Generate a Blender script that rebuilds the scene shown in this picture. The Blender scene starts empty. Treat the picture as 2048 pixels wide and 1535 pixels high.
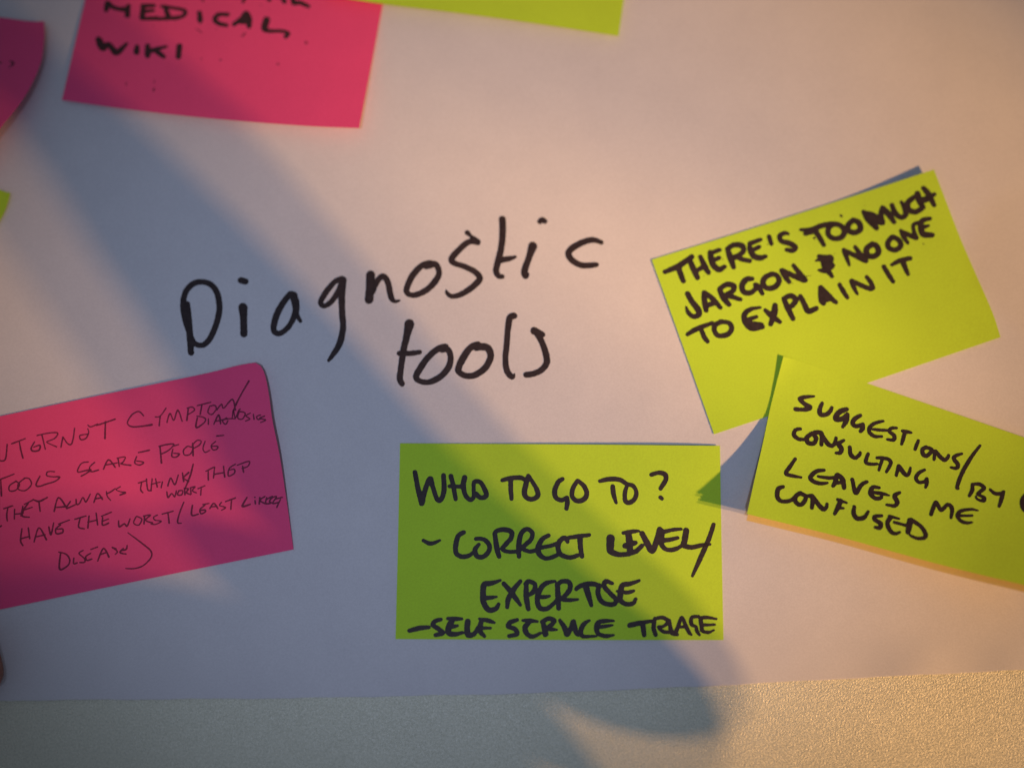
import bpy, bmesh, math, random
import numpy as np
from mathutils import Vector, Matrix
from mathutils.bvhtree import BVHTree

random.seed(7)
scene = bpy.context.scene
col = scene.collection
R = math.radians

# ------------------------------------------------------------------ camera
F_PX = 1926.0                      # focal length in photograph pixels (2048 wide)
TILT = R(10.0)
DIST = 0.391
cam_d = bpy.data.cameras.new('camera')
cam = bpy.data.objects.new('camera', cam_d)
col.objects.link(cam)
cam.location = (0, -DIST * math.sin(TILT), DIST * math.cos(TILT))
cam.rotation_euler = (TILT, 0, 0)
cam_d.sensor_width = 36.0
cam_d.lens = 36.0 * F_PX / 2048.0
cam_d.clip_start = 0.01
cam_d.clip_end = 50.0
cam_d.dof.use_dof = True
cam_d.dof.focus_distance = 0.381
cam_d.dof.aperture_fstop = (cam_d.lens / 1000.0) / 0.021
scene.camera = cam

# ------------------------------------------------------------------ light and exposure
scene.view_settings.view_transform = 'Standard'
scene.view_settings.look = 'None'
scene.view_settings.exposure = 0.0
scene.view_settings.gamma = 1.0

world = bpy.data.worlds.new('World')
scene.world = world
world.use_nodes = True
bg = world.node_tree.nodes['Background']
bg.inputs['Color'].default_value = (0.66, 0.76, 1.0, 1)
bg.inputs['Strength'].default_value = 0.145

LAMP_DIST = 2.0
AZ, EL = R(-25.0), R(25.0)
LAMP_M = Vector((math.cos(EL) * math.cos(AZ), math.cos(EL) * math.sin(AZ), math.sin(EL))) * LAMP_DIST
PERP = Vector((-math.sin(AZ), math.cos(AZ), 0.0))
AIM = Vector((0.055, 0.048, 0.0))

def spot(name, loc, aim, power, colour, size, blend, radius):
    d = bpy.data.lights.new(name, 'SPOT')
    d.energy = power
    d.color = colour
    d.spot_size = R(size)
    d.spot_blend = blend
    d.shadow_soft_size = radius
    o = bpy.data.objects.new(name, d)
    col.objects.link(o)
    o.location = loc
    o.rotation_euler = (aim - loc).to_track_quat('-Z', 'Y').to_euler()
    return o

WARM = (1.0, 0.52, 0.19)
for s in (-1, 1):              # two bulbs side by side, each throwing an upper and a lower beam
    for t in (-1, 1):
        spot('warm_lamp', LAMP_M + PERP * (0.06 * s), AIM + PERP * (0.093 * t), 113.0, WARM, 9.4, 1.0, 0.021)
# cool light from overhead; its narrow cone is added to imitate vignetting
spot('cool_overhead_spot', Vector((-0.06, -0.27, 0.90)), Vector((-0.022, 0.018, 0.0)), 8.9, (0.63, 0.72, 1.0), 30.0, 1.0, 0.02)

# ------------------------------------------------------------------ helpers
CT, ST = math.cos(TILT), math.sin(TILT)
CAM = Vector(cam.location)

def ray(px, py):
    x, y, z = (px - 1024.0) / F_PX, -(py - 767.5) / F_PX, -1.0
    return Vector((x, y * CT - z * ST, y * ST + z * CT))

def P(px, py, z=0.0):
    """the point of the table top (or of the plane z above it) seen at a photograph pixel"""
    d = ray(px, py)
    return CAM + d * ((z - CAM.z) / d.z)

def link(name, me, mats, parent=None):
    o = bpy.data.objects.new(name, me)
    for m in (mats if isinstance(mats, (list, tuple)) else [mats]):
        me.materials.append(m)
    col.objects.link(o)
    if parent is not None:
        o.parent = parent
        o.matrix_parent_inverse = parent.matrix_world.inverted() if False else Matrix.Translation(-parent.location)
    return o

def tag(o, label=None, cat=None, group=None, kind=None):
    if label: o['label'] = label
    if cat: o['category'] = cat
    if group: o['group'] = group
    if kind: o['kind'] = kind
    return o

def empty(name, loc, label, cat, group=None):
    o = bpy.data.objects.new(name, None)
    o.empty_display_size = 0.02
    o.location = loc
    col.objects.link(o)
    return tag(o, label, cat, group)

# ------------------------------------------------------------------ materials
def mat(name):
    m = bpy.data.materials.new(name)
    m.use_nodes = True
    nt = m.node_tree
    return m, nt, nt.nodes['Principled BSDF']

def noise(nt, scale, detail=2.0, rough=0.5, stretch=None):
    tc = nt.nodes.new('ShaderNodeTexCoord')
    n = nt.nodes.new('ShaderNodeTexNoise')
    n.inputs['Scale'].default_value = scale
    n.inputs['Detail'].default_value = detail
    n.inputs['Roughness'].default_value = rough
    if stretch:
        mp = nt.nodes.new('ShaderNodeMapping')
        mp.inputs['Scale'].default_value = stretch
        nt.links.new(tc.outputs['Object'], mp.inputs['Vector'])
        nt.links.new(mp.outputs['Vector'], n.inputs['Vector'])
    else:
        nt.links.new(tc.outputs['Object'], n.inputs['Vector'])
    return n

def ramp(nt, src, stops):
    r = nt.nodes.new('ShaderNodeValToRGB')
    e = r.color_ramp.elements
    while len(e) < len(stops): e.new(0.5)
    for i, (p, c) in enumerate(stops):
        e[i].position = p
        e[i].color = (*c, 1) if len(c) == 3 else c
    nt.links.new(src, r.inputs['Fac'])
    return r

def mixc(nt, a, b, mode, fac=1.0):
    m = nt.nodes.new('ShaderNodeMix')
    m.data_type = 'RGBA'
    m.blend_type = mode
    m.inputs['Factor'].default_value = fac
    nt.links.new(a, m.inputs['A'])
    nt.links.new(b, m.inputs['B'])
    return m.outputs['Result']

def paper_mat(name, colr, rough=0.85, transl=0.0, spread=0.05, spec=0.25):
    m, nt, b = mat(name)
    lo = tuple(c * (1 - spread) for c in colr)
    hi = tuple(min(1.0, c * (1 + spread)) for c in colr)
    n1 = noise(nt, 1500.0, 2.0, 0.6)          # fibres, well under a millimetre
    r1 = ramp(nt, n1.outputs['Fac'], [(0.3, lo), (0.7, hi)])
    n2 = noise(nt, 45.0, 3.0, 0.55)           # cloudy formation of the sheet
    r2 = ramp(nt, n2.outputs['Fac'], [(0.3, (0.955, 0.955, 0.96)), (0.7, (1, 1, 1))])
    c = mixc(nt, r1.outputs['Color'], r2.outputs['Color'], 'MULTIPLY')
    nt.links.new(c, b.inputs['Base Color'])
    b.inputs['Roughness'].default_value = rough
    b.inputs['Specular IOR Level'].default_value = spec
    bump = nt.nodes.new('ShaderNodeBump')
    bump.inputs['Strength'].default_value = 0.25
    bump.inputs['Distance'].default_value = 0.00005
    nt.links.new(n1.outputs['Fac'], bump.inputs['Height'])
    nb = noise(nt, 25.0, 2.0, 0.5)
    bump2 = nt.nodes.new('ShaderNodeBump')
    bump2.inputs['Strength'].default_value = 0.35
    bump2.inputs['Distance'].default_value = 0.0006
    nt.links.new(nb.outputs['Fac'], bump2.inputs['Height'])
    nt.links.new(bump.outputs['Normal'], bump2.inputs['Normal'])
    nt.links.new(bump2.outputs['Normal'], b.inputs['Normal'])
    if transl > 0:
        t = nt.nodes.new('ShaderNodeBsdfTranslucent')
        nt.links.new(c, t.inputs['Color'])
        mx = nt.nodes.new('ShaderNodeMixShader')
        mx.inputs['Fac'].default_value = transl
        out = nt.nodes['Material Output']
        nt.links.new(b.outputs['BSDF'], mx.inputs[1])
        nt.links.new(t.outputs['BSDF'], mx.inputs[2])
        nt.links.new(mx.outputs['Shader'], out.inputs['Surface'])
    return m

M_PAPER = paper_mat('white_paper', (0.66, 0.655, 0.68), 0.8, 0.0, 0.05)
M_YELLOW = paper_mat('yellow_green_note_paper', (0.53, 0.81, 0.045), 0.8, 0.05, 0.05)
M_PINK = paper_mat('pink_note_paper', (1.0, 0.09, 0.255), 0.8, 0.05, 0.05)
M_ORANGE = paper_mat('orange_note_paper', (0.80, 0.57, 0.19), 0.8, 0.0, 0.05)

def ink_mat(name, colr, rough, alpha_lo, alpha_hi, scale, spec=0.3):
    m, nt, b = mat(name)
    n = noise(nt, scale, 3.0, 0.6)
    r = ramp(nt, n.outputs['Fac'], [(0.35, tuple(c * 0.75 for c in colr)), (0.7, tuple(c * 1.3 for c in colr))])
    nt.links.new(r.outputs['Color'], b.inputs['Base Color'])
    b.inputs['Roughness'].default_value = rough
    b.inputs['Specular IOR Level'].default_value = spec
    if alpha_lo < 1:
        mr = nt.nodes.new('ShaderNodeMapRange')
        mr.inputs['From Min'].default_value = 0.35
        mr.inputs['From Max'].default_value = 0.62
        mr.inputs['To Min'].default_value = alpha_lo
        mr.inputs['To Max'].default_value = alpha_hi
        nt.links.new(n.outputs['Fac'], mr.inputs['Value'])
        nt.links.new(mr.outputs['Result'], b.inputs['Alpha'])
    return m

M_MARKER = ink_mat('black_marker_ink', (0.030, 0.019, 0.020), 0.55, 1, 1, 500)
M_MARKER_SOFT = ink_mat('soaked_marker_ink', (0.045, 0.022, 0.026), 0.8, 0.84, 0.98, 900)
M_PEN = ink_mat('thin_pen_ink', (0.15, 0.02, 0.055), 0.7, 0.55, 0.97, 1100)
M_SMUDGE = ink_mat('faint_ink_smudge', (0.10, 0.03, 0.04), 0.8, 0.2, 0.55, 1200)

# speckled, glossy, pale table laminate
m, nt, b = mat('speckled_laminate')
n1 = noise(nt, 1500.0, 2.0, 0.55)
r1 = ramp(nt, n1.outputs['Fac'], [(0.30, (0.58, 0.60, 0.46)), (0.66, (0.82, 0.81, 0.62))])
n2 = noise(nt, 22.0, 3.0, 0.5)
r2 = ramp(nt, n2.outputs['Fac'], [(0.3, (0.94, 0.94, 0.94)), (0.7, (1, 1, 1))])
nt.links.new(mixc(nt, r1.outputs['Color'], r2.outputs['Color'], 'MULTIPLY'), b.inputs['Base Color'])
b.inputs['Roughness'].default_value = 0.35
b.inputs['Specular IOR Level'].default_value = 1.0
nbm = noise(nt, 1800.0, 1.5, 0.5)
bump = nt.nodes.new('ShaderNodeBump')
bump.inputs['Strength'].default_value = 1.0
bump.inputs['Distance'].default_value = 0.00042
nt.links.new(nbm.outputs['Fac'], bump.inputs['Height'])
nt.links.new(bump.outputs['Normal'], b.inputs['Normal'])
M_TABLE = m

m, nt, b = mat('skin')
n1 = noise(nt, 180.0, 4.0, 0.6)
r1 = ramp(nt, n1.outputs['Fac'], [(0.3, (0.30, 0.11, 0.065)), (0.7, (0.42, 0.18, 0.11))])
nt.links.new(r1.outputs['Color'], b.inputs['Base Color'])
b.inputs['Roughness'].default_value = 0.55
M_SKIN = m
m, nt, b = mat('fingernail')
b.inputs['Base Color'].default_value = (0.55, 0.30, 0.24, 1)
b.inputs['Roughness'].default_value = 0.3
M_NAIL = m
m, nt, b = mat('dark_sleeve_cloth')
n1 = noise(nt, 400.0, 3.0, 0.6)
r1 = ramp(nt, n1.outputs['Fac'], [(0.3, (0.02, 0.022, 0.03)), (0.7, (0.04, 0.042, 0.055))])
nt.links.new(r1.outputs['Color'], b.inputs['Base Color'])
b.inputs['Roughness'].default_value = 0.9
M_CLOTH = m

# ------------------------------------------------------------------ the table
bm = bmesh.new()
bmesh.ops.create_cube(bm, size=1.0)
bmesh.ops.scale(bm, verts=bm.verts, vec=(1.7, 1.15, 0.03))
bmesh.ops.translate(bm, verts=bm.verts, vec=(-0.02, 0.10, -0.015))
bmesh.ops.bevel(bm, geom=[e for e in bm.edges], offset=0.002, segments=3, affect='EDGES', profile=0.5)
me = bpy.data.meshes.new('tabletop')
bm.to_mesh(me); bm.free()
tag(link('tabletop', me, M_TABLE), 'pale speckled glossy tabletop under the white paper', kind='structure')

# ------------------------------------------------------------------ the white paper
PAPER_Z = 0.0004
def edge_y(px):      # lower edge of the sheet in the photograph
    xs = [-900, 0, 600, 1050, 1400, 1700, 2048, 2900]
    ys = [1396, 1400, 1395, 1386, 1372, 1356, 1339, 1290]
    return float(np.interp(px, xs, ys))

def paper_z(px, py):
    e = edge_y(px)
    t = max(0.0, min(1.0, (py - 1250.0) / (e - 1250.0)))
    t = t * t * (3 - 2 * t)
    wave = 0.00045 * (0.5 + 0.5 * math.sin(px / 190.0 + 0.8)) + 0.0005 * math.exp(-((px - 1260) / 170.0) ** 2)
    wave += 0.0011 * math.exp(-((px - 1830) / 70.0) ** 2) + 0.0007 * math.exp(-((px - 2030) / 60.0) ** 2)
    return PAPER_Z + t * wave

NX, NY = 150, 70
verts, faces = [], []
for j in range(NY + 1):
    v = j / NY
    v = 1 - (1 - v) ** 1.8
    for i in range(NX + 1):
        px = -1100 + 4200 * i / NX
        e = edge_y(px)
        py = -2000 + (e + 2000) * v
        if j == NY: py = e + 0.8 * math.sin(px / 37.0) + 0.5 * math.sin(px / 13.0 + 1)
        verts.append(P(px, py, 0.0) * 1.0)
        verts[-1].z = paper_z(px, py)
        q = P(px, py, verts[-1].z)
        verts[-1].x, verts[-1].y = q.x, q.y
for j in range(NY):
    for i in range(NX):
        a = j * (NX + 1) + i
        faces.append((a, a + NX + 1, a + NX + 2, a + 1))
me = bpy.data.meshes.new('paper_sheet')
me.from_pydata([tuple(v) for v in verts], [], faces)
for p in me.polygons: p.use_smooth = True
paper = empty('white_paper', (0, 0, 0), 'large sheet of white paper with Diagnostic tools written on it, lying on the table', 'paper')
sh = link('paper_sheet', me, M_PAPER, paper)
sm = sh.modifiers.new('thickness', 'SOLIDIFY'); sm.thickness = 0.00018; sm.offset = -1
paper_bvh = BVHTree.FromPolygons([tuple(v) for v in verts], faces)

# ------------------------------------------------------------------ sticky notes
def catmull(pts, per):
    out = []
    n = len(pts)
    for i in range(n - 1):
        p0 = pts[max(i - 1, 0)]; p1 = pts[i]; p2 = pts[i + 1]; p3 = pts[min(i + 2, n - 1)]
        for k in range(per):
            t = k / per
            out.append(0.5 * ((2 * p1) + (p2 - p0) * t + (2 * p0 - 5 * p1 + 4 * p2 - p3) * t * t + (3 * p1 - p0 - 3 * p2 + p3) * t ** 3))
    out.append(pts[-1])
    return out

def resample(pts, n):
    """n+1 points evenly along a smoothed edge"""
    c = catmull(pts, 12) if len(pts) > 2 else [pts[0], pts[1]]
    L = [0.0]
    for a, b2 in zip(c[:-1], c[1:]): L.append(L[-1] + (b2 - a).length)
    res, k = [], 0
    for i in range(n + 1):
        s = L[-1] * i / n
        while k < len(L) - 2 and L[k + 1] < s: k += 1
        t = (s - L[k]) / max(1e-12, L[k + 1] - L[k])
        res.append(c[k].lerp(c[k + 1], min(1.0, max(0.0, t))))
    return res

def note_mesh(top, right, bottom, left, floor=0.00015, nu=40, nv=28):
    """edges as lists of (px, py, millimetres above the table): top and bottom left to right, left and right top to bottom"""
    E = [[P(x, y, PAPER_Z + z / 1000.0) for x, y, z in e] for e in (top, right, bottom, left)]
    T = resample(E[0], nu); B = resample(E[2], nu); Rr = resample(E[1], nv); L = resample(E[3], nv)
    vs = []
    for j in range(nv + 1):
        v = j / nv
        for i in range(nu + 1):
            u = i / nu
            s = T[i] * (1 - v) + B[i] * v + L[j] * (1 - u) + Rr[j] * u
            s -= T[0] * (1 - u) * (1 - v) + T[nu] * u * (1 - v) + B[0] * (1 - u) * v + B[nu] * u * v
            k = 0.00012                       # the sheet never sinks below what it lies on
            q = (s.z - PAPER_Z - floor) / k
            s.z = PAPER_Z + floor + k * (math.log1p(math.exp(q)) if q < 30 else q)
            vs.append(s)
    fs = []
    for j in range(nv):
        for i in range(nu):
            a = j * (nu + 1) + i
            fs.append((a, a + nu + 1, a + nu + 2, a + 1))
    return vs, fs

def make_note(label, material, top, right, bottom, left, group, floor=0.00015):
    vs, fs = note_mesh(top, right, bottom, left, floor)
    base = sum(vs, Vector()) / len(vs)
    base = Vector((base.x, base.y, PAPER_Z))
    root = empty('sticky_note', base, label, 'sticky note', group)
    me = bpy.data.meshes.new('note_paper')
    me.from_pydata([tuple(v) for v in vs], [], fs)
    for p in me.polygons: p.use_smooth = True
    o = link('note_paper', me, material, root)
    s = o.modifiers.new('thickness', 'SOLIDIFY'); s.thickness = 0.00011; s.offset = -1
    es = o.modifiers.new('crisp_rim', 'EDGE_SPLIT'); es.split_angle = R(40)
    return root, BVHTree.FromPolygons([tuple(v) for v in vs], fs)

GR = 'sticky notes stuck on the white paper'

who, who_b = make_note('yellow-green sticky note below the title, headed WHO TO GO TO?', M_YELLOW,
    [(800, 886, .25), (1120, 888, 1.0), (1340, 890, 1.5), (1440, 891, .9)],
    [(1440, 891, .9), (1443, 1080, .4), (1447, 1279, .3)],
    [(791, 1277, .3), (1120, 1279, .8), (1330, 1279, 1.0), (1447, 1279, .3)],
    [(800, 886, .25), (796, 1080, .25), (791, 1277, .3)], GR)
jar, jar_b = make_note("yellow-green sticky note at the right reading THERE'S TOO MUCH JARGON", M_YELLOW,
    [(1303, 519, .3), (1500, 458, .35), (1700, 394, .6), (1868, 339, 2.9)],
    [(1868, 339, 2.9), (1915, 462, 1.6), (1942, 526, 1.0), (1984, 622, .7), (2001, 674, .7)],
    [(1428, 868, .3), (1575, 819, .3), (1733, 766, .35), (2001, 674, .7)],
    [(1303, 519, .3), (1366, 693, .3), (1428, 868, .3)], GR)
sug, sug_b = make_note('yellow-green sticky note with a lifted corner, lower right, reading SUGGESTIONS', M_YELLOW,
    [(1567, 712, 1.4), (1600, 722, .9), (1737, 767, 1.0), (2048, 874, 5.5), (2172, 917, 9.0)],
    [(2172, 917, 9.0), (2136, 1050, 14.0), (2100, 1182, 20.0)],
    [(1494, 1027, 10.8), (1580, 1048, 10.2), (1680, 1073, 10.8), (1880, 1128, 14.0), (2048, 1169, 18.5), (2100, 1182, 20.0)],
    [(1567, 712, 1.4), (1553, 765, .9), (1539, 822, .9), (1527, 880, 2.8), (1511, 950, 6.0), (1494, 1027, 10.8)], GR, 0.0007)
ora, _ = make_note('pale orange strip of paper showing under the lower edge of the SUGGESTIONS note', M_ORANGE,
    [(1570, 726, .6), (1600, 735, .5), (1737, 780, .6), (2048, 887, 5.0), (2170, 930, 8.5)],
    [(2170, 930, 8.5), (2134, 1063, 13.5), (2098, 1195, 19.4)],
    [(1493, 1040, 10.3), (1580, 1061, 9.7), (1680, 1086, 10.3), (1880, 1142, 13.4), (2048, 1183, 17.9), (2098, 1195, 19.4)],
    [(1570, 726, .6), (1556, 778, .5), (1542, 835, .5), (1529, 893, 2.3), (1512, 963, 5.5), (1493, 1040, 10.3)], GR, 0.00042)
med, med_b = make_note('pink sticky note at the top reading MEDICAL WIKI', M_PINK,
    [(202, -135, .4), (490, -112, .4), (784, -87, .4)],
    [(784, -87, .4), (766, 5, 1.0), (742, 132, 3.4), (718, 256, 7.0)],
    [(124, 200, 1.6), (237, 216, 2.4), (360, 230.5, 3.6), (500, 243.5, 5.2), (620, 252, 6.4), (718, 256, 7.0)],
    [(202, -135, .4), (168, 10, .6), (124, 200, 1.6)], GR)
yel, yel_b = make_note('blank yellow-green sticky note cut off by the top edge, right of MEDICAL WIKI', M_YELLOW,
    [(700, -360, 1.3), (990, -330, 1.1), (1285, -275, 1.0)],
    [(1285, -275, 1.0), (1262, -100, 1.6), (1237, 72, 3.2)],
    [(648, -10, 5.0), (765, 8, 4.8), (900, 24, 4.6), (1051, 44, 4.2), (1237, 72, 3.2)],
    [(700, -360, 1.3), (678, -180, 2.4), (648, -10, 5.0)], GR)
net, net_b = make_note('pink sticky note at lower left covered in thin handwriting about internet tools', M_PINK,
    [(-95, 853, .3), (0, 832, .35), (200, 790, .5), (400, 749, 1.0), (474, 731, 1.8), (510, 725, 2.4)],
    [(510, 725, 2.4), (521, 731, 2.8), (530, 750, 3.3), (538, 790, 3.9), (545, 841, 4.2), (560, 915, 3.6), (576, 1020, 1.8), (587, 1098, .6)],
    [(-39, 1226, .3), (0, 1218, .3), (290, 1158, .3), (587, 1098, .6)],
    [(-95, 853, .3), (-66, 1040, .3), (-39, 1226, .3)], GR)
cur, cur_b = make_note('dark pink curled sticky note cut off by the upper left edge', M_PINK,
    [(-480, -8, 1.5), (-200, 10, 1.0), (0, 35, 1.0), (60, 43, 1.6), (88, 43, 2.4)],
    [(88, 43, 2.4), (88, 80, 4.0), (80, 130, 5), (50, 192, 7), (0, 256, 9), (-60, 320, 11)],
    [(-560, 330, 3.0), (-300, 350, 6.0), (-60, 320, 11)],
    [(-480, -8, 1.5), (-520, 160, 1.5), (-560, 330, 3.0)], GR)
lef, lef_b = make_note('yellow-green sticky note of which only a corner shows at the left edge', M_YELLOW,
    [(-540, 190, .6), (-200, 310, .6), (0, 380, 1.2), (20, 386, 1.6)],
    [(20, 386, 1.6), (10, 420, 1.3), (-20, 485, .9), (-100, 700, .8)],
    [(-640, 520, .6), (-380, 610, .5), (-100, 700, .8)],
    [(-540, 190, .6), (-590, 355, .6), (-640, 520, .6)], GR)

# ------------------------------------------------------------------ handwriting
rng = np.random.RandomState(3)
LAT = rng.rand(512, 512)
def vnoise(X, Y, s):
    x = X / s; y = Y / s
    xi = np.floor(x).astype(int); yi = np.floor(y).astype(int)
    fx = x - xi; fy = y - yi
    fx = fx * fx * (3 - 2 * fx); fy = fy * fy * (3 - 2 * fy)
    g = lambda a, b2: LAT[a % 512, b2 % 512]
    return (g(xi, yi) * (1 - fx) * (1 - fy) + g(xi + 1, yi) * fx * (1 - fy) + g(xi, yi + 1) * (1 - fx) * fy + g(xi + 1, yi + 1) * fx * fy) * 2 - 1

def parse(text, ox, oy, sc, w0):
    strokes = []
    for line in text.replace('\n', ';').split(';'):
        line = line.strip()
        if not line: continue
        w = w0; pts = []
        for tok in line.split():
            f = [float(q) for q in tok.split(',')]
            if len(f) > 2: w = f[2]
            pts.append(np.array([ox + f[0] * sc, oy + f[1] * sc, w * sc * 0.5]))
        if len(pts) == 1: pts.append(pts[0] + np.array([0.3, 0.1, 0]))
        c = pts if len(pts) == 2 else catmull(pts, 6)
        strokes.append(np.array(c))
    return strokes

def word_mesh(strokes, bvh, cell, rough, lift=0.00005):
    allp = np.concatenate(strokes)
    mr = allp[:, 2].max() + 2
    x0, y0 = allp[:, 0].min() - mr, allp[:, 1].min() - mr
    x1, y1 = allp[:, 0].max() + mr, allp[:, 1].max() + mr
    nx = int((x1 - x0) / cell) + 2; ny = int((y1 - y0) / cell) + 2
    X, Y = np.meshgrid(x0 + np.arange(nx) * cell, y0 + np.arange(ny) * cell, indexing='ij')
    S = np.full(X.shape, 1e3)
    for st in strokes:
        for a, b2 in zip(st[:-1], st[1:]):
            rmax = max(a[2], b2[2]) + 2 * cell + 1
            i0 = max(0, int((min(a[0], b2[0]) - rmax - x0) / cell)); i1 = min(nx, int((max(a[0], b2[0]) + rmax - x0) / cell) + 2)
            j0 = max(0, int((min(a[1], b2[1]) - rmax - y0) / cell)); j1 = min(ny, int((max(a[1], b2[1]) + rmax - y0) / cell) + 2)
            xs = X[i0:i1, j0:j1]; ys = Y[i0:i1, j0:j1]
            dx, dy = b2[0] - a[0], b2[1] - a[1]
            L2 = dx * dx + dy * dy + 1e-9
            t = np.clip(((xs - a[0]) * dx + (ys - a[1]) * dy) / L2, 0, 1)
            d = np.hypot(xs - a[0] - t * dx, ys - a[1] - t * dy) - (a[2] + t * (b2[2] - a[2]))
            S[i0:i1, j0:j1] = np.minimum(S[i0:i1, j0:j1], d)
    S = S + rough * (0.6 * vnoise(X, Y, 5.0) + 0.4 * vnoise(X + 91, Y + 17, 2.2))
    verts, faces, cache = [], [], {}
    def vid(key, px, py):
        k = cache.get(key)
        if k is None:
            o = CAM; d = ray(px, py).normalized()
            loc, nrm, _, _ = bvh.ray_cast(o, d)
            if loc is None:
                cache[key] = -1
                return -1
            if nrm.z < 0: nrm = -nrm
            k = len(verts)
            verts.append(tuple(loc + nrm * lift))
            cache[key] = k
        return k
    ins = S < 0
    cand = ins[:-1, :-1] | ins[1:, :-1] | ins[1:, 1:] | ins[:-1, 1:]
    for i, j in zip(*np.nonzero(cand)):
        cs = ((i, j), (i + 1, j), (i + 1, j + 1), (i, j + 1))
        poly = []
        for q in range(4):
            a = cs[q]; b2 = cs[(q + 1) % 4]
            sa, sb = S[a], S[b2]
            if sa < 0: poly.append(vid(a, X[a], Y[a]))
            if (sa < 0) != (sb < 0):
                t = sa / (sa - sb)
                key = (a, b2) if a < b2 else (b2, a)
                poly.append(vid(key, X[a] + (X[b2] - X[a]) * t, Y[a] + (Y[b2] - Y[a]) * t))
        if len(poly) >= 3 and -1 not in poly:
            faces.append(tuple(poly[::-1]))
    me = bpy.data.meshes.new('handwriting')
    me.from_pydata(verts, [], faces)
    return me

def write(parent, bvh, word, regions, material=None, cell=1.6, rough=0.55, label=None, grow=1.0):
    """regions: list of (view, default width, stroke text); a view is (x0, y0, units per pixel of the tracing)"""
    strokes = []
    for view, w, text in regions:
        strokes += parse(text, view[0], view[1], view[2], w)
    if grow != 1:
        for st in strokes: st[:, 2] *= grow
    me = word_mesh(strokes, bvh, cell, rough)
    o = link('handwritten_word', me, material or M_MARKER, parent)
    o['label'] = label or ('the handwritten word ' + word)
    return o

K4 = 400 / 2047.0
K46 = 460 / 2047.0
K3 = 348 / 2047.0
D1 = (340, 420, K46); D2 = (780, 420, K46)
J1 = (1280, 320, K4); J2 = (1620, 320, K4); J3 = (1300, 560, K4); J4 = (1600, 560, K4)
W1 = (780, 860, K4); W2 = (1120, 860, K4); W3 = (780, 1060, K4); W4 = (1120, 1060, K4)
S1 = (1380, 680, K4); S2 = (1700, 760, K3); S3 = (1480, 880, K4); S4 = (1700, 950, K3)
I1 = (0, 720, K4); I2 = (240, 720, K4); I3 = (0, 920, K4); I4 = (240, 920, K4)
M1 = (100, 0, K4); M2 = (400, 0, K4)
C1 = (0, 0, 300 / 2047.0)

# --- title on the sheet
write(paper, paper_bvh, 'Diagnostic', [
 (D1, 55, """
  150,840,62 165,980 178,1130 187,1268,56
  195,1150,50 140,1000 120,880,55 122,790 150,710,54 210,655 290,638,50 370,668,52 420,740,55 440,850 430,950,57 392,1070,54 340,1165 285,1203,50 228,1192,48 195,1150
  632,625,58 672,636,56
  650,868,84 655,960,66 657,1100,66
  1070,745,52 1010,820,56 955,920,60 925,1020,58 928,1080,52 975,1098,50 1040,1055,50 1090,980,52 1120,890,60 1115,800,66 1085,750,60
  1100,760,70 1120,850,68 1125,920,50 1160,988,34
  1530,615,60 1470,635,48 1400,715,55 1350,795,52 1342,832,48 1375,852,46 1430,820,50 1490,740,52 1535,640,56
  1545,622,58 1530,750,62 1532,900,58 1540,1050,58 1512,1180,58 1462,1270,50 1412,1338,28
  1785,578,80 1779,700,74 1772,795,80
  1800,725,56 1850,625,52 1900,590,54 1938,640,55 1958,730 1975,790,50 2000,812,36 2042,805,22"""),
 (D2, 55, """
  360,475,62 290,492,55 210,570,58 160,665,56 148,728,52 190,757,48 262,745,54 350,692,56 418,612,58 437,545,52 405,482,56 350,492,62 322,508,40
  690,203,50 716,228,30 740,255,50 778,285,60
  775,285,50 700,285,52 620,350,56 550,430,58 568,470,52 660,502,50 750,545,54 800,602,56 772,650,58 700,710,56 620,755,50 552,767,44 510,740,34 500,712,14
  1000,82,62 1003,200,60 988,350,58 958,470,60 945,545,56 968,588,48 1000,592,42
  975,445,56 1050,435,50 1118,416,26
  1270,322,80 1235,430,58 1200,530,62 1205,585,60 1226,572,32
  1335,102,48 1355,88,52 1378,100,46
  1880,287,42 1800,266,52 1710,290,56 1622,340,60 1588,390,58 1625,450,56 1700,490,54 1780,492,52 1838,486,44"""),
])
write(paper, paper_bvh, 'tools', [
 (D2, 56, """
  172,1015,90 150,1120,64 120,1250,58 98,1400,56 88,1500,58 108,1545,50
  82,1275,46 180,1275,48 265,1262,42
  490,1222,72 420,1240,58 330,1320,58 262,1420,60 232,1480,56 262,1520,50 350,1530,52 450,1480,58 520,1400,58 540,1310,54 515,1240,56 462,1240,58
  782,1195,56 720,1222,60 660,1300,64 615,1390,62 614,1440,56 680,1475,54 762,1465,58 850,1400,60 895,1310,60 878,1235,66 820,1215,66 770,1228,54
  1105,940,58 1066,962,62 1050,1060,54 1040,1180,54 1028,1330,54 1040,1425,56 1075,1478,52 1095,1482,38 1110,1455,12
  1285,1075,72 1352,1108,58
  1305,1090,60 1350,1170,56 1385,1270,58 1396,1355,58 1350,1420,56 1280,1455,54 1212,1465,54"""),
])

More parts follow.
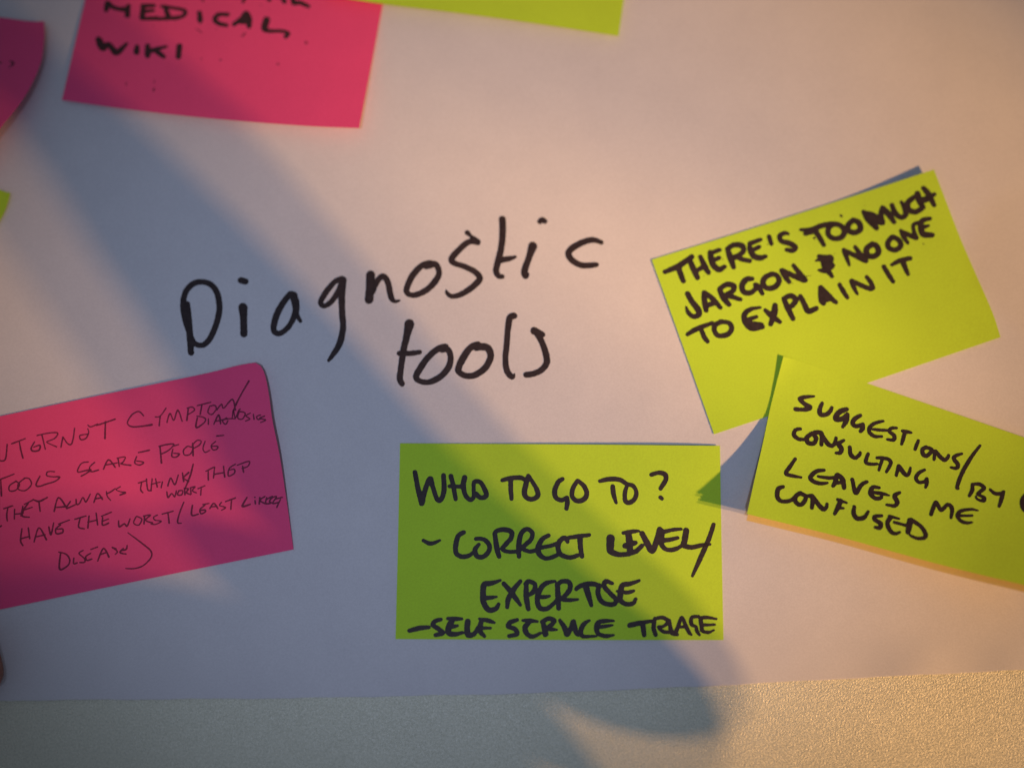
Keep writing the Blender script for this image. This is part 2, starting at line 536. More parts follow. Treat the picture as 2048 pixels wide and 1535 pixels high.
# --- THERE'S TOO MUCH JARGON
write(jar, jar_b, "THERE'S", [(J1, 58, """
  255,1145,48 400,1082,62 530,990,56
  400,1115,60 425,1190,58 445,1238,52
  515,1040,58 560,1140,64 588,1205,54
  618,990,48 660,1080,62 700,1150,54
  560,1145,50 660,1085,50
  720,945,52 728,1005,66 755,1080,66 810,1120,62 865,1092,48
  720,955,50 815,920,44
  745,1030,50 812,1000,44
  895,915,50 922,990,68 958,1095,52
  893,912,50 960,870,56 1045,878,60 1055,940,54 970,1000,52
  975,985,50 1050,1018,52 1122,1032,50
  1122,855,44 1130,920,62 1165,982,64 1230,1002,58 1285,985,44
  1130,852,50 1235,815,42
  1145,925,50 1220,890,46
  1322,785,50 1345,858,44
  1515,755,36 1480,748,46 1430,778,52 1450,832,54 1530,852,60 1590,892,54 1562,928,50 1500,918,44""")])
write(jar, jar_b, 'TOO', [(J1, 55, """
  1645,715,34 1750,712,50 1850,675,58 1940,652,46
  1690,755,44 1750,735,60
  1800,732,60 1842,800,56 1880,868,48"""),
 (J2, 58, """
  200,655,56 300,665,56 352,725,60 322,790,60 240,803,54 188,760,56 192,695,56 230,668,44
  440,618,58 388,672,60 400,728,62 460,742,58 518,706,60 498,640,62 445,616,50""")])
write(jar, jar_b, 'MUCH', [(J2, 58, """
  548,532,46 598,600,76 680,695,58
  575,545,50 650,570,66 700,630,64 748,645,46
  748,630,46 725,560,56 742,492,50
  742,490,56 800,550,66 862,635,48
  840,462,50 868,535,58 930,588,54 980,560,56 968,490,54 935,430,34
  1062,382,50 1000,440,62 1010,508,62 1080,532,54 1138,500,56
  1100,345,62 1122,420,68 1162,485,44
  1162,290,52 1212,350,64 1270,460,50
  1125,425,66 1200,395,66 1275,350,40""")])
write(jar, jar_b, 'JARGON', [(J3, 58, """
  385,140,56 430,220,60 488,295,66 502,352,62 445,372,52 392,332,46 370,275,24
  555,130,52 558,220,60 575,308,54
  562,130,52 640,190,56 720,282,46
  575,262,60 670,232,52
  712,98,50 752,180,66 808,250,52
  715,88,50 790,45,58 858,62,58 848,112,54 782,150,56
  800,160,58 870,180,52 925,198,44"""),
 (J1, 58, """
  1148,1215,48 1090,1222,60 1045,1280,62 1060,1345,60 1120,1362,56 1172,1330,50 1200,1280,46
  1182,1275,50 1222,1312,54 1252,1366,44
  1360,1165,50 1285,1198,58 1258,1260,58 1300,1310,56 1380,1300,58 1424,1240,56 1400,1182,54 1345,1165,50
  1450,1130,50 1485,1190,56 1525,1245,50
  1460,1130,50 1570,1185,58 1680,1230,56
  1572,1080,46 1622,1145,54 1690,1228,58""")])
write(jar, jar_b, 'ampersand', [(J1, 58, """
  1832,985,44 1900,1000,62 1955,1000,58 1942,1060,62 1972,1082,50 1900,1128,62 1828,1128,26
  1798,1032,18 1870,1020,60 1900,1100,72 1965,1188,44""")], label='the handwritten ampersand')
write(jar, jar_b, 'NO', [(J2, 55, """
  345,922,44 372,990,50 402,1075,30
  345,920,44 450,972,54 570,1030,60
  462,892,44 512,960,52 572,1028,54
  640,860,56 578,910,60 590,970,62 650,988,58 702,940,62 672,872,60 622,866,50""")])
write(jar, jar_b, 'ONE', [(J2, 52, """
  838,790,52 796,850,56 810,900,56 870,922,52 928,880,58 908,820,56 850,786,50
  932,725,44 962,790,52 1000,848,38
  940,730,40 1020,770,52 1085,798,50
  1090,795,50 1062,720,42 1062,662,42 1120,640,46
  1228,600,44 1152,620,54 1132,680,60 1160,758,68 1252,768,52
  1150,690,54 1212,672,30""")])
write(jar, jar_b, 'TO', [(J3, 52, """
  385,555,44 480,500,54 640,438,42
  530,520,48 560,590,52 590,628,44
  740,425,50 668,460,54 660,520,52 702,568,52 790,558,54 836,500,54 810,440,50 720,425,46""")])
write(jar, jar_b, 'EXPLAIN', [(J3, 55, """
  1130,280,28 1032,298,48 968,350,58 975,430,60 1040,492,62 1150,478,54
  988,412,52 1090,375,38; 1040,445,54 1140,455,50
  1180,310,44 1250,370,62 1328,428,46
  1280,262,60 1272,340,70 1235,450,50
  1375,200,54 1412,290,60 1465,395,50
  1370,190,48 1440,160,56 1492,200,60 1455,262,56 1412,275,50
  1540,165,48 1582,250,58 1620,318,60 1702,290,52"""),
 (J4, 55, """
  212,78,56 212,200,50 240,240,50
  215,80,56 290,160,64 368,228,46
  225,205,74 312,190,54; 235,125,40 232,160,40
  405,46,44 442,112,52 485,180,42"""),
 (J2, 50, """
  422,1240,46 452,1310,48 486,1372,30
  425,1232,42 520,1280,52 612,1318,50 645,1308,48
  645,1300,44 622,1250,50 580,1195,42""")])
write(jar, jar_b, 'IT', [(J2, 50, """
  755,1090,48 802,1170,52 850,1245,46
  838,1072,36 920,1030,52 1025,1006,48
  955,1055,60 982,1120,52 1005,1172,36""")])
write(jar, jar_b, 'dots', [(J1, 12, """
  842,1012,9 855,1020,5; 1775,800,16 1790,790,8 1790,812,8; 1300,865,6 1312,862,5; 1700,1190,6 1755,1180,5
  1560,1262,8; 650,1185,8; 1740,800,5; 612,1258,6; 1985,955,6; 1840,930,5"""),
 (J2, 12, """318,570,26; 305,560,10 330,585,10; 1160,858,14; 560,468,7; 1180,870,5; 255,955,6; 245,1030,5""")],
 M_MARKER, 0.8, 0.2, 'small stray marker dots')

# --- WHO TO GO TO?
write(who, who_b, 'WHO', [(W1, 50, """
  255,432,50 272,520,52 292,620,56 325,745,60
  330,735,56 360,610,52 410,495,56 442,590,50 480,700,50 520,712,48 552,620,54 548,460,50
  622,468,50 650,580,52 672,705,44
  612,572,42 740,578,42
  764,482,56 750,560,56 770,660,50 820,710,48 856,680,46 856,600,42 862,530,46 922,530,48 972,610,52 985,670,52 930,690,50 880,650,50""")])
write(who, who_b, 'TO', [(W1, 50, """
  1150,512,42 1230,490,48 1330,485,50 1395,512,44
  1236,500,50 1236,600,52 1245,702,40
  1415,465,44 1390,560,56 1376,640,58 1402,690,52 1460,704,50 1514,668,56 1500,600,50 1460,530,44 1420,470,44""")], label='the first handwritten word TO')
write(who, who_b, 'GO', [(W1, 50, """
  1765,500,46 1722,530,50 1686,620,54 1700,690,50 1760,714,48 1806,690,44
  1812,690,48 1815,740,52 1806,800,44
  1920,515,44 1870,600,50 1866,680,48 1920,724,50 1990,700,54 2014,640,50 1985,570,50 1930,520,44""")])
write(who, who_b, 'TO', [(W2, 46, """
  410,520,42 500,500,50 610,505,50 682,548,46 750,570,44 783,640,44 758,710,50 700,742,50 665,710,48 668,620,44 690,560,36
  540,576,48 548,650,52 575,742,32""")], label='the second handwritten word TO')
write(who, who_b, 'question mark', [(W2, 46, """
  935,455,44 1010,435,46 1072,450,54 1085,500,50 1052,560,50 1030,595,44
  1028,686,44 1044,700,40""")], label='the handwritten question mark')
write(who, who_b, 'dash', [(W1, 45, "342,1128,38 420,1158,46 512,1125,28")], label='the upper handwritten dash')
write(who, who_b, 'CORRECT', [(W1, 50, """
  755,1042,46 700,1080,52 672,1180,54 680,1260,50 740,1292,50 810,1280,46 850,1248,36
  880,1110,42 960,1115,46 1014,1170,50 1010,1240,50 950,1294,50 890,1285,52 870,1220,52 910,1168,40
  1075,1072,50 1092,1200,58 1116,1288,50
  1070,1060,48 1092,1030,48 1170,1015,52 1242,1040,54 1240,1100,50 1190,1160,50 1150,1212,46 1200,1240,42 1290,1240,42
  1320,1288,48 1318,1180,56 1340,1060,52 1400,1010,48 1456,1050,48 1440,1120,50 1360,1200,48 1420,1238,44 1500,1225,44
  1625,1075,42 1562,1110,50 1518,1190,58 1530,1270,54 1600,1310,46 1680,1290,46 1740,1258,42
  1555,1198,42 1650,1178,42 1722,1150,42
  1818,1142,40 1792,1100,50 1740,1130,54 1720,1200,54 1750,1270,52 1840,1300,48 1920,1280,44
  1830,1098,42 1920,1085,46 2040,1070,40
  1945,1100,56 1950,1200,52 1966,1290,46"""), (W2, 45, "180,1090,44 300,1070,26")])
write(who, who_b, 'LEVEL', [(W2, 50, """
  517,1105,86 515,1180,80 520,1235,70 600,1270,54 700,1265,50
  650,1050,40 740,1035,46 805,1030,30
  700,1060,70 712,1140,70 715,1220,66
  668,1182,60 730,1160,60 770,1150,50
  715,1255,56 780,1235,52 838,1180,48
  840,1055,56 890,1150,64 940,1232,64 980,1160,60 1022,1015,60
  1035,1040,80 1038,1120,60 1045,1180,52 1100,1222,46 1180,1215,48 1230,1190,40
  1060,1040,46 1140,1020,42 1238,1010,34
  1062,1125,50 1140,1115,46 1205,1100,38
  1292,1025,62 1278,1120,64 1268,1178,54 1350,1196,50 1450,1175,44 1535,1165,32"""),
])
write(who, who_b, 'slash', [(W2, 50, "1572,965,44 1520,1120,50 1440,1300,52 1355,1490,30")], label='the long handwritten slash')
write(who, who_b, 'EXPERTISE', [(W3, 50, """
  1130,510,28 1040,540,52 965,555,62 952,650,62 960,740,60 1010,812,58 1080,802,52 1112,755,40
  975,692,48 1040,686,44 1092,678,26
  1165,545,48 1230,620,56 1290,700,52 1335,762,36
  1335,520,42 1262,610,56 1212,700,56 1200,785,44
  1395,550,48 1395,680,60 1416,805,48
  1388,545,48 1420,522,50 1482,550,50 1472,620,52 1422,660,44
  1690,520,32 1600,540,50 1540,600,56 1508,700,56 1530,788,56 1600,802,50 1660,762,46 1700,722,42
  1540,682,44 1590,680,44 1635,670,26
  1715,560,50 1720,680,60 1726,798,50
  1710,555,50 1760,522,50 1832,530,52 1842,600,52 1790,670,50 1762,704,44 1840,712,44 1922,705,28
  1905,600,42 1960,560,50 2047,548,46"""),
 (W4, 50, """
  170,588,42 250,552,52 350,548,52 400,575,48
  262,570,64 290,660,62 320,765,42
  400,560,48 388,640,54 420,720,52 490,755,50 558,750,52 568,700,50 510,640,50 452,570,52 472,520,50 535,542,38
  812,512,30 720,545,50 640,562,56 620,640,62 620,718,56 690,755,50 750,742,46 775,702,38
  585,622,30 680,635,46 755,618,32""")])
write(who, who_b, 'dash', [(W3, 50, "198,1025,46 300,1000,54 398,990,40")], label='the lower handwritten dash')
write(who, who_b, 'SELF', [(W3, 50, """
  520,910,40 462,928,48 440,968,50 500,1010,50 540,1050,50 465,1070,44
  590,900,38 660,905,48 735,905,32
  640,912,60 605,980,64 600,1045,64 660,1062,52 740,1045,36
  610,990,50 690,975,34
  795,932,62 790,1010,62 802,1070,60 860,1058,52 905,990,44
  915,905,30 1000,920,50 1068,942,30
  935,925,50 918,1020,58 965,1080,40
  910,1000,40 1030,998,30""")])
write(who, who_b, 'SERVICE', [(W3, 50, """
  1300,915,40 1232,940,52 1210,980,50 1280,1010,50 1300,1060,50 1220,1080,44
  1360,920,32 1430,922,48 1508,930,30
  1432,930,50 1382,990,58 1402,1058,54 1462,1085,46 1540,1050,32
  1565,932,50 1592,1060,64
  1558,935,48 1620,902,50 1682,922,50 1640,975,50 1602,1000,46 1655,1012,44 1710,1015,22
  1738,920,38 1790,1000,58 1812,1065,52 1850,1000,50 1868,932,42
  1880,930,46 1900,1030,56 1925,1065,46"""),
 (W4, 45, """
  300,922,28 240,962,52 212,1040,52 242,1084,44 370,1080,26
  550,925,26 470,925,44 392,942,50 374,1010,54 402,1062,46 480,1080,44 550,1070,26
  395,988,44 465,980,40 540,968,22""")])
write(who, who_b, 'TRIAGE', [(W4, 42, """
  715,970,56 800,950,52 950,925,36
  845,955,60 862,1068,48
  970,902,40 958,1000,50 980,1068,44
  975,905,36 1050,890,42 1108,930,44 1060,980,36 1008,990,34 1060,1035,40 1130,1042,34
  1120,920,36 1142,1040,50 1200,1065,36
  1180,1055,50 1210,980,42 1245,890,36 1282,960,42 1320,1040,42 1345,1068,24
  1210,990,34 1290,985,28
  1420,880,34 1350,890,40 1345,960,44 1390,985,34 1402,1030,40 1430,1070,26
  1600,905,26 1500,890,38 1442,902,42 1448,970,44 1460,1028,42 1520,1042,34 1575,1020,22
  1455,968,36 1585,963,26""")])

# --- SUGGESTIONS
write(sug, sug_b, 'SUGGESTIONS', [(S1, 42, """
  1270,574,24 1180,582,42 1122,600,42 1170,650,46 1228,688,52 1180,710,46 1080,706,44
  1352,645,38 1326,720,52 1342,764,46 1400,758,46 1438,722,46 1452,690,34
  1605,706,46 1540,730,58 1492,780,56 1502,815,50 1570,800,54 1610,762,46 1598,830,54 1565,884,38
  1745,770,38 1690,802,48 1665,850,48 1700,880,44 1770,862,44
  1770,870,44 1766,905,50 1746,932,38"""),
 (S2, 42, """
  390,482,34 310,500,44 240,545,48 228,610,48 290,660,44 375,662,32
  270,577,36 350,585,38 450,590,36
  550,562,34 490,566,42 460,600,42 520,652,50 512,702,48 440,695,34
  618,596,40 670,606,46 720,618,32
  645,620,48 626,690,48 608,750,38
  805,712,40 785,762,46 767,812,38
  900,787,46 852,815,48 860,870,52 900,890,48 948,850,48 962,812,44 900,790,44
  1000,835,46 990,932,38
  1010,835,44 1060,900,52 1118,940,46 1155,902,42 1160,882,34
  1315,865,34 1252,885,44 1220,922,46 1270,990,52 1252,1036,44 1190,1025,30""")])
write(sug, sug_b, 'slash', [(S2, 44, "1532,768,30 1430,900,46 1320,1090,50 1262,1250,46 1275,1272,30")], label='the handwritten slash after SUGGESTIONS')
write(sug, sug_b, 'BY', [(S2, 42, """
  1440,1222,36 1440,1290,50 1405,1358,38
  1440,1225,34 1520,1222,44 1580,1265,46 1530,1312,44 1502,1342,34 1580,1382,44 1570,1420,42 1502,1400,34 1480,1368,26
  1650,1287,34 1710,1332,46 1780,1330,44 1812,1308,32
  1802,1320,46 1782,1400,50 1755,1483,38""")])
write(sug, sug_b, 'cut off letter', [(S2, 55, "2075,1335,40 2035,1395,56 2030,1470,62 2062,1530,56 2120,1560,44")], label='the handwritten letter cut off by the right edge of the photo')
write(sug, sug_b, 'CONSULTING', [(S1, 42, """
  1130,908,36 1080,920,42 1064,970,46 1110,1010,42 1172,1015,36
  1240,960,46 1195,1000,50 1210,1050,48 1268,1055,46 1290,1000,48 1250,952,44
  1270,945,44 1345,955,52 1345,1068,42
  1350,968,44 1410,1058,50 1458,1080,42 1488,1040,40 1495,1000,34
  1575,1025,34 1522,1060,48 1550,1110,50 1540,1150,44 1495,1155,30
  1635,1096,40 1646,1170,46 1690,1204,42 1735,1172,40 1742,1148,30"""),
 (S2, 42, """
  215,866,40 190,930,48 195,975,44 260,987,40 320,985,32
  320,912,38 390,914,44 460,935,44 480,980,46 430,1078,38
  380,932,42 340,1058,36
  575,1010,50 545,1118,38
  582,1018,50 640,1098,52 680,1116,42 702,1070,40 712,1028,30
  880,1055,34 812,1090,46 776,1150,46 812,1200,42 880,1190,42 905,1158,42
  905,1180,44 905,1212,46 890,1258,34""")])
write(sug, sug_b, 'LEAVES', [(S3, 42, """
  565,192,36 512,270,44 470,340,42 550,366,38 625,380,28
  860,306,34 780,320,44 720,380,48 760,425,44 830,442,42 895,436,28
  800,370,30 900,385,40 970,380,36
  990,358,46 975,430,50 952,468,38
  1000,352,46 1050,402,54 1066,488,44
  980,435,42 1050,432,38
  1150,402,40 1185,538,48 1240,460,44 1298,425,36
  1425,486,34 1362,482,44 1335,540,50 1380,592,44 1440,590,40 1452,560,30
  1360,532,38 1450,545,40 1528,565,22
  1635,536,32 1582,570,48 1610,632,50 1580,670,42 1502,660,28""")])
write(sug, sug_b, 'ME', [(S4, 42, """
  955,460,44 980,385,52 1015,318,46 1072,408,50 1150,345,46 1200,390,52 1190,498,38
  1505,415,20 1420,400,38 1302,422,44 1265,480,48 1310,540,44 1380,560,40 1435,552,28
  1300,476,38 1440,474,28""")])
write(sug, sug_b, 'CONFUSED', [(S3, 42, """
  440,476,40 390,500,48 384,580,48 430,625,44 520,615,42 570,570,36
  620,542,46 572,572,48 570,630,48 620,660,46 664,620,48 670,570,46 610,542,42
  700,570,38 745,582,52 736,690,42
  755,590,46 840,698,50 880,690,42 892,650,32
  1000,606,34 1090,640,26
  1030,620,52 1002,690,52 970,752,36
  1000,690,40 1060,696,26
  1170,682,40 1165,750,50 1200,800,50 1270,790,46 1312,730,34
  1450,772,34 1382,780,42 1380,812,44 1440,852,48 1430,896,44 1385,890,34
  1530,775,34 1628,802,26
  1540,790,48 1510,850,48 1540,930,46 1590,955,40 1635,940,28
  1580,840,32 1700,870,34
  1740,820,60 1732,880,62 1720,940,54
  1750,812,44 1850,880,44 1902,960,46 1880,1000,42 1810,1002,38 1740,970,28""")])

# --- thin pen on the pink note
PEN = dict(material=M_PEN, cell=0.75, rough=0.28, grow=1.18)
write(net, net_b, 'INTERNET', [(I1, 13, """
  -20,1020 30,1030 60,1000 75,860
  120,855 260,802,11; 200,840,12 215,920,14 235,1000,15
  355,835,10 320,900,14 340,930 400,920 410,870 345,890,10
  430,765,12 448,840 465,910; 380,770,11 500,745 590,745,14 560,800,11 480,835 520,860 580,885,13
  645,785,12 625,890,13; 650,790,12 690,850 730,860,13 750,800 765,695,12
  900,700,9 905,750,10 820,770,11 830,812,13 880,800 905,755; 900,662,11 930,682 1000,652
  990,668,13 1180,603,14; 1080,630,14 1075,800,16""")], **PEN)
write(net, net_b, 'CYMPTOM', [(I1, 13, """
  1470,568,13 1420,525,12 1350,560,12 1305,640,12 1350,680,13 1450,676,14 1555,660,18
  1590,580,11 1640,572 1700,490,12; 1640,578,12 1630,670,13
  1710,635,12 1740,545 1780,615 1820,510 1865,625,12"""),
 (I2, 13, """
  700,490,13 685,615,15; 690,490,12 740,480 762,512 690,560,11
  790,465,11 930,430,12; 840,455,12 820,555,14
  920,470,12 900,530 940,555 985,500 970,462 920,470
  990,510,12 1040,450 1062,490 1150,400,14 1182,510,14
  1320,213,16 1240,350,13 1180,470,16 1160,530,12""")], **PEN)
write(net, net_b, 'DIAGNOSES', [(I2, 12, """
  792,590,13 780,688,16 850,650,12 878,605 840,580 790,572
  905,600,12 905,655; 960,655,11 1010,560,15 1030,650,14; 980,625,12 1100,600,12 1180,598,10
  1090,590 1050,622,12 1080,655 1105,620
  1150,590,12 1160,510 1180,590 1212,520 1230,500
  1222,520 1205,590 1255,600 1280,540 1225,525
  1335,540,11 1290,570 1330,600 1285,622; 1365,552 1372,605
  1440,560 1400,575 1410,605 1440,600; 1480,572 1432,592 1490,612 1440,636,11""")], **PEN)
write(net, net_b, 'TOOLS', [(I1, 13, """
  -5,1222,13 145,1165,11; 8,1222,13 15,1385,17
  170,1235,12 100,1282 100,1335 160,1330 202,1272 160,1236
  250,1210,12 190,1262 190,1320 260,1332 322,1272 300,1212 250,1206
  410,1185,12 370,1270,14 400,1290 480,1265,12
  560,1140,11 490,1140 480,1180 540,1192 612,1195,15 560,1240,12 450,1272,11""")], **PEN)
write(net, net_b, 'SCARE', [(I1, 13, """
  905,1040,11 840,1052 800,1110,13 802,1145 870,1130,14 930,1122,16 880,1160,12 832,1185,13
  970,1045,11 920,1092 932,1140,12 1010,1122
  1060,1115,12 1112,1018,14 1180,1095,14; 1080,1072,12 1200,1050
  1210,1010,13 1222,1085,14; 1200,1002,12 1282,990 1262,1040 1240,1060 1340,1075,14
  1400,985,12 1380,1050 1430,1072,13 1470,1045 1400,1030,10; 1418,945,12 1530,920,14""")], **PEN)
write(net, net_b, 'PEOPLE', [(I2, 13, """
  410,880,13 425,1050,16; 402,882,14 480,862 552,860,12 500,920 425,960,11
  542,910,12 530,980,13 570,992 610,960 550,952,10; 540,880 602,862,11
  690,880,12 650,922 662,970 720,960 746,900 700,880
  750,975,15 745,850; 740,870,12 790,820 832,830 810,870 752,902
  872,830,11 850,900 872,942 920,920
  980,830,11 935,872 950,915,13 990,910 1000,882 942,880,10; 990,775,14 1060,768,12""")], **PEN)
write(net, net_b, 'THEY', [(I3, 13, """
  38,495,13 130,465; 80,490,12 70,560,15 75,620,13
  150,500,12 148,600,13; 150,552,14 240,540,12; 235,470,12 215,570
  290,440,13 240,510,16 230,570 300,582,12; 230,512,14 330,480,11
  340,400,13 400,420,17 485,380,13; 400,430,14 412,520,14; 250,450,11 340,405""")], label='the first handwritten word THEY', **PEN)
write(net, net_b, 'ALWAYS', [(I3, 13, """
  555,522,14 600,380,13 685,490,18; 575,482,12 680,472,16
  722,420,12 680,490,14 780,450,12
  780,400,12 785,450 815,440 850,380,12 880,425,13 925,345,11
  962,430,13 1000,340 1050,400,14; 980,392,14 1045,382
  1090,342,12 1130,325 1180,290; 1090,320,10 1100,370,12 1132,408,12
  1232,270,11 1190,300 1240,322 1282,332,18 1230,355,13""")], **PEN)
write(net, net_b, 'THINK', [(I4, 13, """
  190,232,14 272,208,11; 222,230,13 212,300 235,330,13
  272,190,12 285,300,13 322,308; 330,190,12 318,310,12; 322,245,12 412,222,12; 365,190,12 382,272,15
  435,220,12 422,280
  490,262,14 520,180,12 562,250,13 597,150,12
  640,128,12 652,215,16; 705,125,16 652,180,13 705,215,13
  750,38,13 722,150,16 668,285,12""")], **PEN)
write(net, net_b, 'WORRY', [(I4, 12, """
  480,322,12 492,380,14 530,340,12 560,372,14 578,312,12
  605,310 590,352 632,352 642,312 602,310
  660,285,12 665,350,15; 660,290 700,292,14 680,330 722,350
  722,282,12 728,345; 720,282 768,270 742,310 782,332
  800,290,12 870,260,12; 832,290,12 826,355""")], **PEN)
write(net, net_b, 'THEY', [(I4, 13, """
  880,112,12 962,70,11; 902,100,12 905,200,15
  970,70,12 957,180,13; 970,142,13 1060,126; 1060,62,12 1072,170,15
  1182,40,11 1120,82,13 1110,160,13 1170,132 1170,92 1120,100,10
  1200,50,11 1320,10,13 1310,60,12 1250,82; 1255,60,13 1265,120,14""")], label='the second handwritten word THEY', **PEN)
write(net, net_b, 'HAVE', [(I3, 14, """
  225,700,14 212,820,15 235,870,15; 220,800,14 300,778,12; 290,690,13 305,800,14
  350,832,13 400,690,13 475,810,17; 375,782,12 462,760,13
  500,680,14 522,760,16 550,640,12
  620,660,13 572,702 580,750,15 640,738 640,702 580,705,11; 600,652,12 712,610,11""")], **PEN)
write(net, net_b, 'THE', [(I3, 13, """
  768,602,14 882,568,12; 822,590,13 805,680,14 862,700,14
  912,570,14 900,690,15; 900,632,13 995,610; 985,540,13 1000,660,14
  1052,585,14 1050,662,15 1112,642; 1050,622,12 1112,600; 1040,572,12 1140,530,13""")], **PEN)
write(net, net_b, 'WORST', [(I3, 13, """
  1215,620,13 1222,680,15 1272,650 1302,672 1332,598,12
  1392,580,12 1368,640 1420,662 1452,602 1400,572
  1480,570,13 1475,650,14; 1470,570,12 1540,560 1490,612 1562,640,13
  1612,560,11 1572,582 1590,612 1652,622 1592,655 1548,650
  1660,550,12 1772,520,13; 1720,540,12 1732,640,15""")], **PEN)
write(net, net_b, 'slash', [(I3, 13, "1882,428,12 1835,550,13 1818,635,14 1855,642,11")], label='the handwritten slash after WORST', **PEN)
write(net, net_b, 'LEAST', [(I4, 13, """
  742,460,14 735,560,16 802,550,13
  870,460,12 820,502 830,545,14 870,530 872,508 822,512; 850,452,12 912,440,11
  920,492,13 960,440 1002,492,15; 932,476,12 992,470
  1040,430,12 1020,462 1080,482 1040,510,11
  1080,422,12 1180,385,14; 1142,402,13 1135,500,14""")], **PEN)
write(net, net_b, 'LIKELY', [(I4, 13, """
  1300,380,13 1252,470,18 1332,450,14
  1382,412,14 1386,445; 1380,378,15
  1430,382,14 1426,445,15; 1482,370,13 1432,410,15 1492,445,14
  1502,380,13 1492,440,15 1540,440; 1492,405,12 1560,370,15 1530,420 1572,440,13
  1560,380,13 1602,372 1562,440 1622,430,15; 1592,395,12 1662,378,13; 1642,400,12 1605,480,13""")], **PEN)
write(net, net_b, 'DISEASE', [(I3, 14, """
  622,942,14 610,1110,17 690,1080,13 715,1022,14 680,962 602,938,11
  756,1000,13 755,1055,14 790,1048
  850,922,12 810,952 862,1002,13 868,1040 820,1045
  930,950,12 880,982,14 890,1022 940,1010; 930,912,11 1000,885
  1000,1030,13 1060,900,14 1115,988,17; 1030,962,12 1090,942,14
  1190,905,12 1150,890 1202,930,13 1180,960
  1262,900,12 1230,942,15 1290,958,13; 1240,922 1292,910 1302,870,11""")], **PEN)
write(net, net_b, 'bracket', [(I3, 13, "1310,740,9 1430,830,13 1540,922,15 1548,990,13 1475,1070,12 1385,1105,12 1288,1106,10")], label='the large handwritten closing bracket', **PEN)
write(net, net_b, 'mark', [(I3, 14, "-20,690,14 15,668,14")], label='the end of a pen stroke at the left edge', **PEN)

# --- soaked marker on the upper pink note
SOFT = dict(material=M_MARKER_SOFT, cell=1.6, rough=0.9)
write(med, med_b, 'MEDICAL', [(M1, 55, """
  592,38,62 575,105,48
  600,45,56 680,90,42 780,98,56
  802,65,44 792,160,56
  952,65,50 945,180,62
  950,62,46 1070,60,36; 970,120,46 1062,110,30; 950,195,36 1090,190,46
  1180,75,46 1212,170,56
  1145,68,34 1380,110,36 1332,178,40 1115,196,38
  1532,140,56 1537,215,54
  1822,150,42 1722,155,48 1690,210,54 1740,248,46 1812,262,38"""),
 (M2, 55, """
  348,252,42 430,195,56 472,140,56 500,200,70 502,275,46
  420,228,48 500,222,50
  682,208,72 662,290,68 705,320,44 820,320,34 900,338,44 878,378,44""")], **SOFT)
write(med, med_b, 'WIKI', [(M1, 60, """
  500,412,72 540,490,76 600,455,52 682,538,70 785,450,32
  892,482,48 886,532,66
  1000,472,50 1000,565,62; 1192,478,30 1040,520,54; 1080,520,50 1165,582,46
  1325,478,62 1315,580,60""")], **SOFT)
write(med, med_b, 'cut off word', [(M2, 50, """
  450,-20,40 438,28,22
  690,-35,60 712,2,40
  830,-40,50 868,20,46
  950,-50,50 958,30,52 1020,30,50 1112,66,38"""), (M1, 20, "1560,-5,26 1572,14,14; 1990,-10,40 1975,28,22")],
 label='the handwritten word cut off by the top edge of the photo', **SOFT)
write(med, med_b, 'smudges', [(M1, 14, """
  780,848,16 782,872,14; 1068,825,13 1066,850,12; 1066,905,16 1062,932,20; 1548,595,12 1548,612,8
  1500,300,16 1555,335,12; 1705,300,14; 1060,265,12; 800,245,12; 1990,350,22 1965,372,18; 1310,850,8; 1400,905,8"""),
 (M2, 16, "1088,440,34; 800,658,26; 212,618,24; 440,365,22 465,345,16; 620,55,14; 700,90,10")],
 M_SMUDGE, 1.0, 0.6, 'faint ink smudges soaked through the note')
write(cur, cur_b, 'mark', [(C1, 20, "140,840,18 180,852,26 172,892,24; -20,850,20 15,866,18; 150,895,14 120,930,8")],
 M_MARKER_SOFT, 0.8, 0.3, 'the end of a handwritten word')

# ------------------------------------------------------------------ people at the edge of and outside the frame
def skin_body(name, chains, material, parent, levels=2):
    """one continuous body: chains are lists of (point, radius) that share their first point with an earlier chain"""
    bm = bmesh.new()
    sk = bm.verts.layers.skin.verify()
    index = {}
    first = True
    def key(p): return (round(p[0], 5), round(p[1], 5), round(p[2], 5))
    for ch in chains:
        prev = None
        for p, r in ch:
            k = key(p)
            v = index.get(k)
            if v is None:
                v = bm.verts.new(p)
                index[k] = v
                v[sk].radius = (r, r)
                if first:
                    v[sk].use_root = True
                    first = False
            if prev is not None and prev is not v:
                if bm.edges.get((prev, v)) is None: bm.edges.new((prev, v))
            prev = v
    me = bpy.data.meshes.new(name)
    bm.to_mesh(me); bm.free()
    for p in me.polygons: p.use_smooth = True
    o = link(name, me, material, parent)
    s = o.modifiers.new('skin', 'SKIN'); s.use_smooth_shade = True
    d = o.modifiers.new('smooth', 'SUBSURF'); d.levels = levels; d.render_levels = levels
    return o

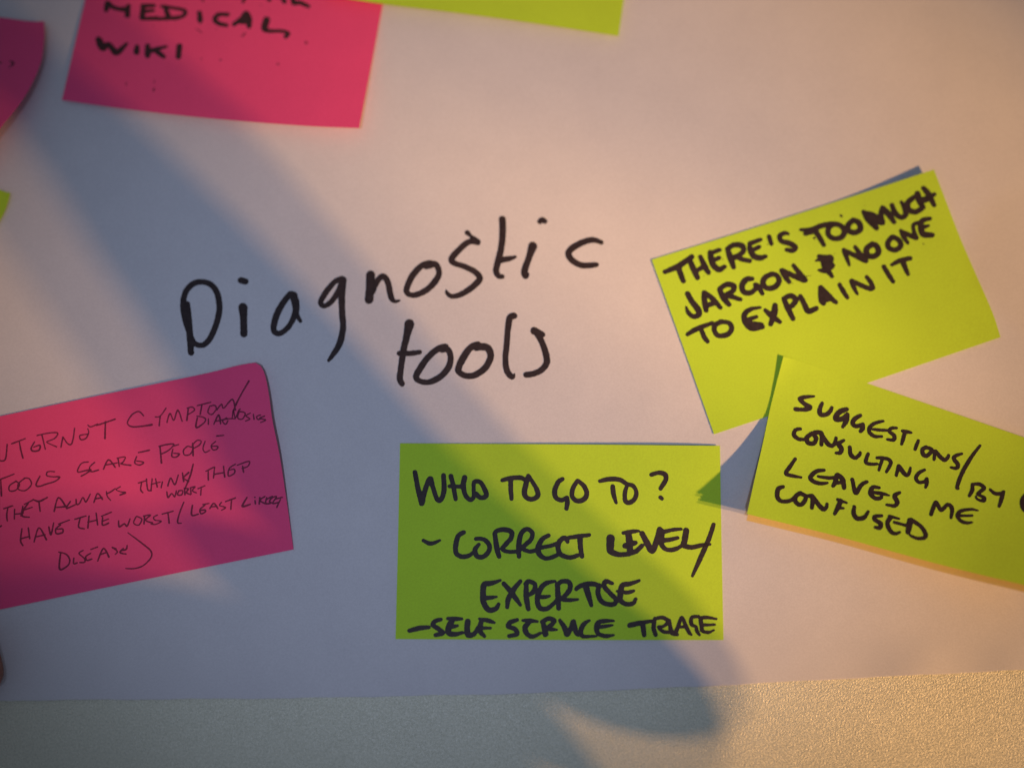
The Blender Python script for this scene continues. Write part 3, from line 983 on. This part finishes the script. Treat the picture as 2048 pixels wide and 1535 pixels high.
# a hand resting on the paper at the left; only the edge of its thumb comes into the picture
hand = empty('person', P(-160, 1330, 0), 'hand of a person resting on the paper, only a dark sliver at the left edge', 'person')
def H(px, py, z): return tuple(P(px, py, z))
tip_r = 0.0115
chains = [
 [(H(-620, 1420, .024), .021), (H(-480, 1400, .022), .020), (H(-330, 1375, .018), .016), (H(-190, 1335, .0135), .0125), (H(-38, 1314, .0115), tip_r * 1.5), (H(-20, 1306, .0112), tip_r * 1.25)],
 [(H(-480, 1400, .022), .020), (H(-470, 1210, .020), .013), (H(-400, 1110, .019), .0100), (H(-330, 1020, .012), .0085), (H(-300, 975, .0095), .0075)],
 [(H(-620, 1420, .024), .021), (H(-610, 1190, .022), .013), (H(-560, 1060, .021), .0100), (H(-500, 950, .013), .0085), (H(-470, 895, .0095), .0075)],
 [(H(-620, 1420, .024), .021), (H(-740, 1210, .021), .013), (H(-720, 1080, .020), .0095), (H(-660, 970, .012), .0080), (H(-640, 920, .009), .0070)],
 [(H(-740, 1210, .021), .013), (H(-840, 1200, .018), .0090), (H(-840, 1110, .016), .0078), (H(-800, 1030, .010), .0068)],
 [(H(-620, 1420, .024), .021), (H(-700, 1620, .030), .026), (H(-860, 1900, .042), .030), (H(-1150, 2400, .06), .040)],
]
skin_body('body', chains, M_SKIN, hand)

# photographer's unseen arm and body, shaped to shade the paper from the warm lamps
def occ(px, py, h, rpx):
    S = P(px, py, 0)
    O = S + (LAMP_M - S) * (h / LAMP_M.z)
    r = rpx / 4930.0 / 1.24 * (1 - h / LAMP_M.z)
    return (tuple(O), r)

def limb(name, chain, material, parent, sides=20):
    """a tapered, rounded limb lofted along a smoothed spine"""
    sp = catmull([Vector((p[0], p[1], p[2], r)) for p, r in chain], 6)
    vs, fs = [], []
    n = len(sp)
    t0 = (sp[1].xyz - sp[0].xyz).normalized(); t1 = (sp[-1].xyz - sp[-2].xyz).normalized()
    rings = []
    for k in (80, 55, 30): rings.append((sp[0].xyz - t0 * sp[0].w * math.sin(R(k)), t0, sp[0].w * math.cos(R(k))))
    for i in range(n):
        t = (sp[min(i + 1, n - 1)].xyz - sp[max(i - 1, 0)].xyz).normalized()
        rings.append((sp[i].xyz, t, sp[i].w))
    for k in (30, 55, 80): rings.append((sp[-1].xyz + t1 * sp[-1].w * math.sin(R(k)), t1, sp[-1].w * math.cos(R(k))))
    for c, t, r in rings:
        a = t.cross(Vector((0, 0, 1))).normalized(); b2 = t.cross(a)
        for q in range(sides):
            th = 2 * math.pi * q / sides
            vs.append(tuple(c + (a * math.cos(th) + b2 * math.sin(th)) * r))
    for i in range(len(rings) - 1):
        for q in range(sides):
            w = (q + 1) % sides
            fs.append((i * sides + q, i * sides + w, (i + 1) * sides + w, (i + 1) * sides + q))
    fs.append(tuple(range(sides))[::-1]); fs.append(tuple((len(rings) - 1) * sides + q for q in range(sides)))
    me = bpy.data.meshes.new(name)
    me.from_pydata(vs, [], fs)
    for p in me.polygons: p.use_smooth = True
    return link(name, me, material, parent)

photographer = empty('person', (0.55, -0.25, 0.0), 'arm and body of the photographer outside the picture, shaped to cast the large shadow', 'person')
HA = 0.17
arm = [occ(-330, -185, .20, 185), occ(-60, 62, .20, 178), occ(212, 315, .19, 175), occ(440, 592, .17, 190), occ(632, 842, .16, 205), occ(830, 1092, .14, 245), occ(1055, 1235, .13, 206), occ(1160, 1330, .13, 180)]
limb('raised_forearm', arm, M_CLOTH, photographer)
HB = 0.15
body = [occ(-500, 1680, HB, 470), occ(-100, 1610, HB, 460), occ(255, 1560, HB, 400), occ(505, 1455, HB, 352), occ(660, 1560, HB, 308), occ(720, 1800, HB, 300)]
limb('body_shadow_caster', body, M_CLOTH, photographer)  # unseen body, its outline fitted to the shadow at lower left
